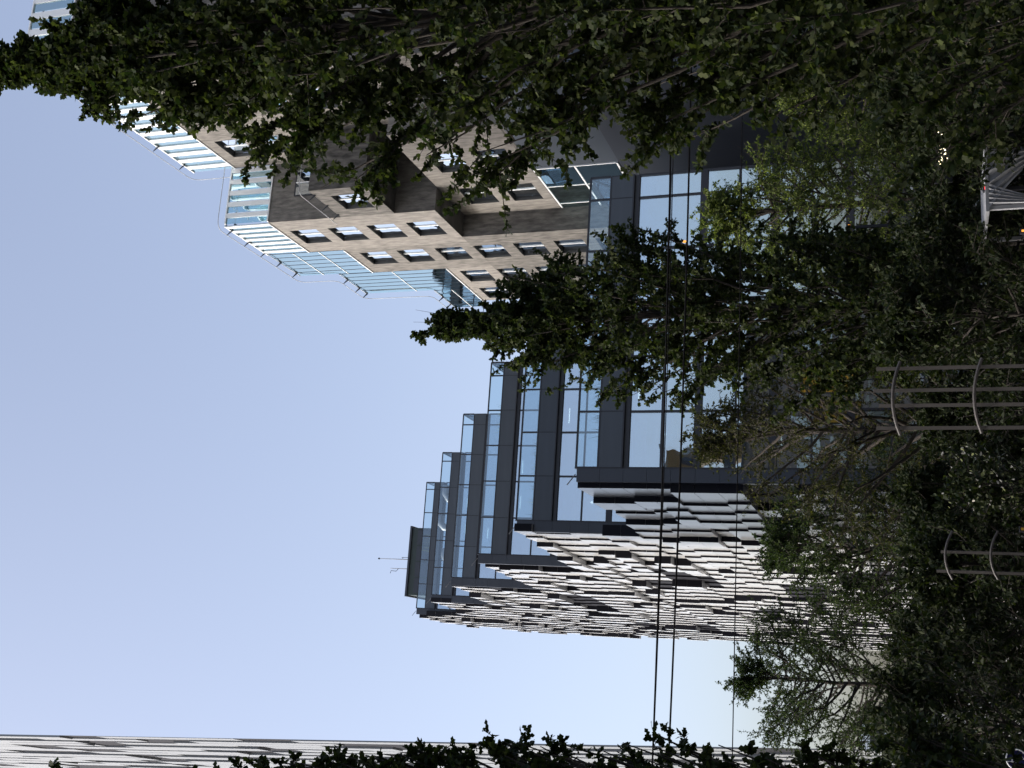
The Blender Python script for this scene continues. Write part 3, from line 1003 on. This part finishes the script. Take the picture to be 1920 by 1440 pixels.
# the three upright oaks nearest us
tree('upright_oak', 'tall upright oak filling the top edge of the picture', az_point(18.9, 14.0), 19.5,
     [(0, 2.3), (0.3, 2.25), (0.45, 2.2), (0.6, 1.95), (0.69, 1.95), (0.78, 1.4), (0.83, 1.2), (0.88, 0.6), (0.93, 0.22), (0.97, 0.05), (1, 0.02)],
     3, 215, 20, 33, 0.105, M['oak'], OAK2, twig_len=(0.22, 0.7), spread=(0.5, 1.15), h_first=0.12, group='upright oaks', leaders=5)
tree('upright_oak', 'narrow pointed oak in the middle, in front of the glass terraces', az_point(3.55, 26.0), 18.0,
     [(0, 2.1), (0.5, 2.0), (0.7, 1.85), (0.77, 1.7), (0.85, 1.35), (0.9, 0.85), (0.95, 0.35), (1, 0.03)],
     8, 200, 17, 31, 0.118, M['oak'], OAK2, twig_len=(0.22, 0.7), spread=(0.55, 1.12), h_first=0.10, group='upright oaks', leaders=5)
tree('upright_oak', 'upright oak along the bottom edge, in front of the striped tower', az_point(-23.0, 13.0), 16.6,
     [(0, 1.7), (0.4, 1.5), (0.55, 1.25), (0.7, 1.0), (0.8, 0.78), (0.88, 0.55), (0.95, 0.3), (1, 0.05)],
     21, 560, 8, 16, 0.10, M['oak'], OAK2, twig_len=(0.10, 0.30), spread=(0.82, 1.0), h_first=0.12, group='upright oaks', leaders=3)


def spread_prof(h0, r):
    return [(0, 0.1), (h0, 0.15), (h0 + 0.12, r * 0.75), (h0 + 0.3, r), (0.75, r * 0.95), (0.9, r * 0.65), (1, 0.15)]


# looser trees behind them
tree('locust_tree', 'airy green tree at left with white sky showing through it', az_point(-14.0, 36.0), 12.2, spread_prof(0.25, 3.3), 31, 95, 24, 24, 0.085, M['locust'], QUAD,
     h_first=0.30, rise=(0.05, 0.22), trunk_r=0.14, group='looser trees behind the oaks', up=0.3, leaders=2, twig_len=(0.4, 1.1))
tree('locust_tree', 'dark airy tree in front of the pale panel flank', az_point(-8.4, 33.0), 11.0, spread_prof(0.25, 2.9), 32, 100, 26, 26, 0.085, M['locust'], QUAD,
     h_first=0.25, rise=(0.05, 0.22), trunk_r=0.13, group='looser trees behind the oaks', up=0.3, leaders=2, twig_len=(0.4, 1.1))
tree('birch_tree', 'sparse olive tree with dark forking branches in front of the terrace corner', az_point(-2.2, 30.0), 12.4, spread_prof(0.25, 2.9), 33, 85, 22, 20, 0.085, M['birch'], QUAD,
     h_first=0.2, rise=(0.12, 0.28), trunk_r=0.14, droop=0.25, group='looser trees behind the oaks', up=0.4, leaders=3, twig_len=(0.4, 1.2), limb_r=0.05)
tree('willow_tree', 'light yellow-green willowy tree between the middle and top oaks', az_point(8.4, 31.0), 12.2, spread_prof(0.2, 2.6), 34, 95, 24, 24, 0.10, M['willow'], QUAD,
     h_first=0.2, rise=(0.08, 0.25), trunk_r=0.16, droop=0.35, group='looser trees behind the oaks', up=0.3, leaders=2, twig_len=(0.4, 1.3))
tree('willow_tree', 'pale willowy tree low behind the top oak', az_point(14.0, 34.0), 10.5, spread_prof(0.2, 2.8), 35, 90, 22, 22, 0.10, M['willow'], QUAD,
     h_first=0.2, rise=(0.08, 0.25), trunk_r=0.15, droop=0.3, group='looser trees behind the oaks', up=0.3, leaders=2, twig_len=(0.4, 1.2))

# shrubs filling the bottom of the view (right edge of the picture)
shr = [(-19, 17, 7.0, 2.4), (-15.5, 21, 7.4, 2.4), (-12.0, 24, 7.2, 2.6), (-8.5, 21, 6.8, 2.4), (-5.0, 24, 7.0, 2.4), (-1.5, 26, 6.6, 2.2), (2.5, 21, 7.2, 2.4), (6.0, 23, 6.8, 2.4),
       (9.5, 25, 6.6, 2.4), (13.0, 21, 7.2, 2.5), (17.0, 23, 7.6, 2.7)]
names = ['at the far left under the oak', 'second from the left', 'below the airy left tree', 'in front of the pale flank', 'beneath the forked olive tree', 'left of the metal climbing frame', 'at the foot of the middle oak',
         'below the willowy tree', 'beside the white drapes', 'below the lit sign', 'at the far right under the tall oak']
for k, ((az, ds, h, r), nm) in enumerate(zip(shr, names)):
    tree('tall_shrub', 'dark leafy shrub ' + nm, az_point(az, ds), h, [(0, r * .7), (0.2, r), (0.6, r), (0.85, r * .7), (1, r * .2)], 60 + k, 90, 18, 17, 0.11, M['shrub'], QUAD,
         h_first=0.03, rise=(0.1, 0.35), trunk_r=0.06, group='shrubs along the bottom of the view', up=0.5, leaders=3, twig_len=(0.3, 0.9), limb_r=0.02, cat='shrub')

# ------------------------------------------------------------------ steel climbing frames
def climbing_frame(label, px, dist, top_x, bars, posts, r):
    c = pix(1736, px, dist)
    root = empty('climbing_frame', (float(c[0]), float(c[1]), 0), 0)
    tag(root, label, 'trellis', 'steel climbing frames')
    for (y, tx) in posts:
        t = pix(tx, y, dist) - c
        b = MB(); b.box(t[0] - r, t[0] + r, -r, r, 0, t[2] + c[2]); b.build('post', M['trellis'], root)
    for (x, y0, y1, off) in bars:
        a = pix(x, y0, dist) - c; e = pix(x, y1, dist) - c
        P = []
        for t in np.linspace(0, 1, 9):
            q = a * (1 - t) + e * t
            P.append((q[0], q[1] - r * 1.6 - off * math.sin(math.pi * t), q[2] + c[2] - 0.1 * (2 * t - 1) ** 2))
        b = MB(); b.tube(P, r * 0.95, 6); b.build('curved_bar', M['trellis'], root)
    return root


climbing_frame('steel climbing frame with four posts right of the middle oak', 748, 17, 1640, [(1674, 815, 678, 0.10), (1826, 812, 672, 0.06)],
               [(692, 1643), (733, 1637), (761, 1648), (803, 1643)], 0.025)
climbing_frame('smaller steel climbing frame in the shrubs below the pale flank', 1045, 18, 1770, [(1772, 1085, 995, 0.05), (1857, 1085, 995, 0.05)],
               [(1034, 1764), (1071, 1756)], 0.02)

# ------------------------------------------------------------------ things glimpsed at ground level
def at_px(x, y, dist):
    p = pix(x, y, dist); return p


# white draped tent
c = at_px(1890, 335, 20)
tent = empty('draped_tent', (float(c[0]), float(c[1]), 0), GROT); tag(tent, 'white draped tent at the right edge below the sign', 'tent')
zt = at_px(1853, 335, 20)[2]
for sx in (-0.48, 0.48):
    for sy in (0, 1.4):
        b = MB(); b.box(sx - 0.03, sx + 0.03, sy - 0.03, sy + 0.03, 0, zt); b.build('post', M['fabric'], tent)
b = MB(); b.box(-0.55, 0.55, -0.06, 1.46, zt, zt + 0.05); b.build('roof', M['fabric'], tent)
for s, w in ((1, 1.0), (-1, 0.35)):
    b = MB()
    nv = 14
    for j in range(9):
        t0, t1 = j / 9, (j + 1) / 9
        z0, z1 = zt - t0 * 1.0, zt - t1 * 1.0
        for i in range(nv):
            def px_(i, t):
                wdt = w * (1 - t) ** 1.6 * 0.9 + 0.06
                return s * (0.46 - wdt * i / nv), -0.05 + 0.03 * math.sin(i * 2.2)
            a0 = px_(i, t0); a1 = px_(i + 1, t0); e0 = px_(i, t1); e1 = px_(i + 1, t1)
            b.quad((a0[0], a0[1], z0), (a1[0], a1[1], z0), (e1[0], e1[1], z1), (e0[0], e0[1], z1))
    b.build('curtain', M['fabric'], tent, smooth=True)

# lit sign
c = at_px(1767, 262, 24)
sg = empty('lit_restaurant_sign', (float(c[0]), float(c[1]), 0), GROT); tag(sg, 'small lit sign with glowing letters among dark leaves', 'sign')
zc = c[2]
b = MB(); b.box(-0.85, 0.95, 0.05, 0.10, zc - 0.16, zc + 0.16); b.build('board', M['frame'], sg)
b = MB(); b.box(0.0, 0.06, 0.10, 0.16, 0, zc - 0.1); b.build('post', M['frame'], sg)
fc = bpy.data.curves.new('lettering', 'FONT'); fc.body = 'DINING'; fc.size = 0.20; fc.extrude = 0.01; fc.align_x = 'LEFT'; fc.align_y = 'CENTER'; fc.space_character = 1.12
fc.materials.append(M['sign_light'])
fo = bpy.data.objects.new('lettering', fc); COL.objects.link(fo)
fo.rotation_euler = (math.pi / 2, 0, 0); fo.location = (-0.30, 0.03, zc)
dg = bpy.context.evaluated_depsgraph_get()
lm = bpy.data.meshes.new_from_object(fo.evaluated_get(dg))
lo = bpy.data.objects.new('lettering', lm); COL.objects.link(lo); lo.parent = sg; lo.location = fo.location; lo.rotation_euler = fo.rotation_euler
bpy.data.objects.remove(fo)
lo.name = 'lettering'
b = MB()
for k in range(6):
    a = math.pi * k / 3 + 0.3
    b.tube([(-0.45 + 0.03 * math.cos(a), 0.03, zc + 0.03 * math.sin(a)), (-0.45 + 0.11 * math.cos(a), 0.03, zc + 0.11 * math.sin(a))], 0.018, 5)
b.build('star_mark', M['sign_light'], sg)

# round sign at the corner
c = at_px(1906, 1424, 15)
rsn = empty('round_sign', (float(c[0]), float(c[1]), 0), 0.3); tag(rsn, 'small round sign outlined in white at the bottom right corner', 'sign')
zc = c[2]
b = MB(); b.tube([(0, 0, zc), (0, 0.03, zc)], 0.115, 24); b.build('disc', plain('deep_blue', (0.01, 0.01, 0.09), 0.4), rsn)
b = MB(); R_ = 0.11
b.tube([(R_ * math.cos(a), -0.01, zc + R_ * math.sin(a)) for a in np.linspace(0, 2 * math.pi, 25)], 0.008, 5, caps=False); b.build('ring', M['white_metal'], rsn)
b = MB(); b.tube([(-0.03, -0.012, zc + 0.10), (-0.03, -0.012, zc - 0.02)], 0.007, 5)
b.tube([(-0.03 + 0.07 * math.sin(a), -0.012, zc + 0.05 - 0.07 * (1 - math.cos(a))) for a in np.linspace(0, math.pi * .9, 10)], 0.007, 5, caps=False); b.build('emblem', M['white_metal'], rsn)
b = MB(); b.tube([(0, 0.05, 0), (0, 0.05, zc)], 0.02, 6); b.build('post', M['steel'], rsn)

# lit windows and lamps low in the glass and behind the leaves
for (x, y, ds, w, h, mat, nm, lab, cat) in (
        (1550, 712, 54.5, 0.58, 1.15, 'lamp_yellow', 'lit_doorway', 'glowing yellow doorway behind leaves left of the climbing frame', 'doorway'),
        (1248, 97, 58, 0.45, 0.35, 'lamp_yellow', 'lit_window', 'small yellow lit window behind the top oak near its trunk', 'window'),
        (1466, 50, 40, 0.35, 0.6, 'lamp_yellow', 'lit_window', 'yellow lit window at the top right behind dark branches', 'window'),
        (1592, 424, 27, 0.04, 0.02, 'lamp_warm', 'small_lamp', 'small orange lamp among the willow leaves', 'lamp'),
        (1855, 98, 22, 0.14, 0.06, 'lamp_warm', 'small_lamp', 'orange lamp at the upper right beside white flowers', 'lamp'),
        (1918, 433, 19, 0.02, 0.02, 'lamp_warm', 'small_lamp', 'orange lamp at the right edge below the tent', 'lamp'),
        (1848, 353, 20, 0.03, 0.02, 'red_light', 'small_lamp', 'tiny red lamp just beside the white tent', 'lamp'),
        (1917, 992, 18, 0.02, 0.02, 'lamp_yellow', 'small_lamp', 'tiny yellow lamp at the right edge near the smaller frame', 'lamp')):
    c = at_px(x, y, ds)
    root = empty(nm, (float(c[0]), float(c[1]), 0), GROT); tag(root, lab, cat)
    b = MB(); b.box(-w, w, 0, 0.04, c[2] - h, c[2] + h); b.build('light_panel', M[mat], root)
    b = MB(); f_ = max(0.02, w * .1)
    b.box(-w - f_, -w, -0.02, 0.06, c[2] - h - f_, c[2] + h + f_); b.box(w, w + f_, -0.02, 0.06, c[2] - h - f_, c[2] + h + f_)
    b.box(-w, w, -0.02, 0.06, c[2] + h, c[2] + h + f_); b.box(-w, w, -0.02, 0.06, c[2] - h - f_, c[2] - h)
    b.build('frame', M['frame'], root)
    b = MB(); b.box(-0.03, 0.03, 0.06, 0.12, 0, c[2]); b.build('post', M['frame'], root)
# pendant lamps hanging inside the nearest glass floors
for (x, y, lab) in ((1282, 453, 'warm pendant lamp inside the glass right of the middle oak'), (1244, 815, 'white pendant lamp inside the glass left of the brown block'), (1109, 942, 'small bright lamp inside the second terrace glass')):
    ds = 60 if y != 942 else 73
    c = at_px(x, y, ds)
    root = empty('pendant_lamp', (float(c[0]), float(c[1]), float(c[2])), 0); tag(root, lab, 'lamp')
    b = MB(); b.tube([(0, 0, 0.08), (0, 0, -0.04), (0, 0, -0.12)], [0.03, 0.08, 0.05], 10); b.build('bulb', M['lamp_white'] if y != 453 else M['lamp_warm'], root, smooth=True)
    b = MB(); b.tube([(0, 0, 0.12), (0, 0, 0.9)], 0.012, 5); b.build('cord', M['cable'], root)

# white flowering shrubs
for (x, y, ds, r, lab) in ((1850, 900, 18, 0.5, 'white flowering shrub low beside the smaller climbing frame'), (1840, 55, 20, 0.8, 'white flowering shrub at the top right corner')):
    c = at_px(x, y, ds)
    rt = tree('flowering_shrub', lab, (c[0], c[1]), float(c[2]) + 0.5, [(0, r * .6), (0.3, r), (0.8, r * .9), (1, r * .3)], int(x), 30, 10, 10, 0.09, M['shrub'], OVAL, h_first=0.05, rise=(.1, .3), trunk_r=0.04,
              up=0.5, leaders=2, twig_len=(.2, .6), limb_r=0.015, cat='shrub', group='white flowering shrubs')
    rs3 = np.random.RandomState(int(x))
    n = 150
    a = rs3.rand(n) * 6.28; zz = c[2] + rs3.randn(n) * 0.28
    pos = np.stack([np.cos(a) * r * rs3.uniform(.6, 1.05, n), np.sin(a) * r * rs3.uniform(.6, 1.05, n), zz], 1)
    me = leaf_mesh('blossom', pos, unit(rs3.randn(n, 3)), unit(rs3.randn(n, 3)), rs3.uniform(.03, .07, n), OVAL, M['petal'])
    ob_ = bpy.data.objects.new('blossom', me); COL.objects.link(ob_); ob_.parent = rt; tag(ob_, kind='stuff')

# grasses growing in the terrace planters, seen through the balustrades
for k, (st_, R_, lab) in enumerate(((0, 12.5, 'planter box with thin blades behind the lowest terrace rail near the corner'), (0, 15.0, 'planter box with thin blades behind the lowest terrace rail below the middle oak'),
                                    (1, 10.6, 'planter box with thin blades on the second terrace near the pale flank'), (1, 13.6, 'planter box with thin blades on the second terrace, away from the flank'),
                                    (2, 19.5, 'planter box with thin blades on the third terrace near its right end'), (5, 14.0, 'planter box with tall stems rising over the highest terrace rail'))):
    root = empty('terrace_planter', W(R_, SD[st_] + 0.75, SZ[st_] - 1.75), GROT); tag(root, lab, 'plant', 'terrace planting')
    b = MB(); b.box(-1.2, 1.2, -0.25, 0.25, 0, 0.45); b.build('planter', M['fascia'], root)
    rs4 = np.random.RandomState(90 + k)
    b = MB()
    for _ in range(34):
        x = rs4.uniform(-1.1, 1.1); y = rs4.uniform(-.2, .2); h = rs4.uniform(.35, .9) * (1.9 if st_ == 5 else 1.0); l = rs4.randn() * .18
        b.tube([(x, y, .44), (x + l * .4, y, .44 + h * .6), (x + l, y, .44 + h)], [0.014, 0.011, 0.003], 3, caps=False)
    b.build('blades', M['willow'], root)
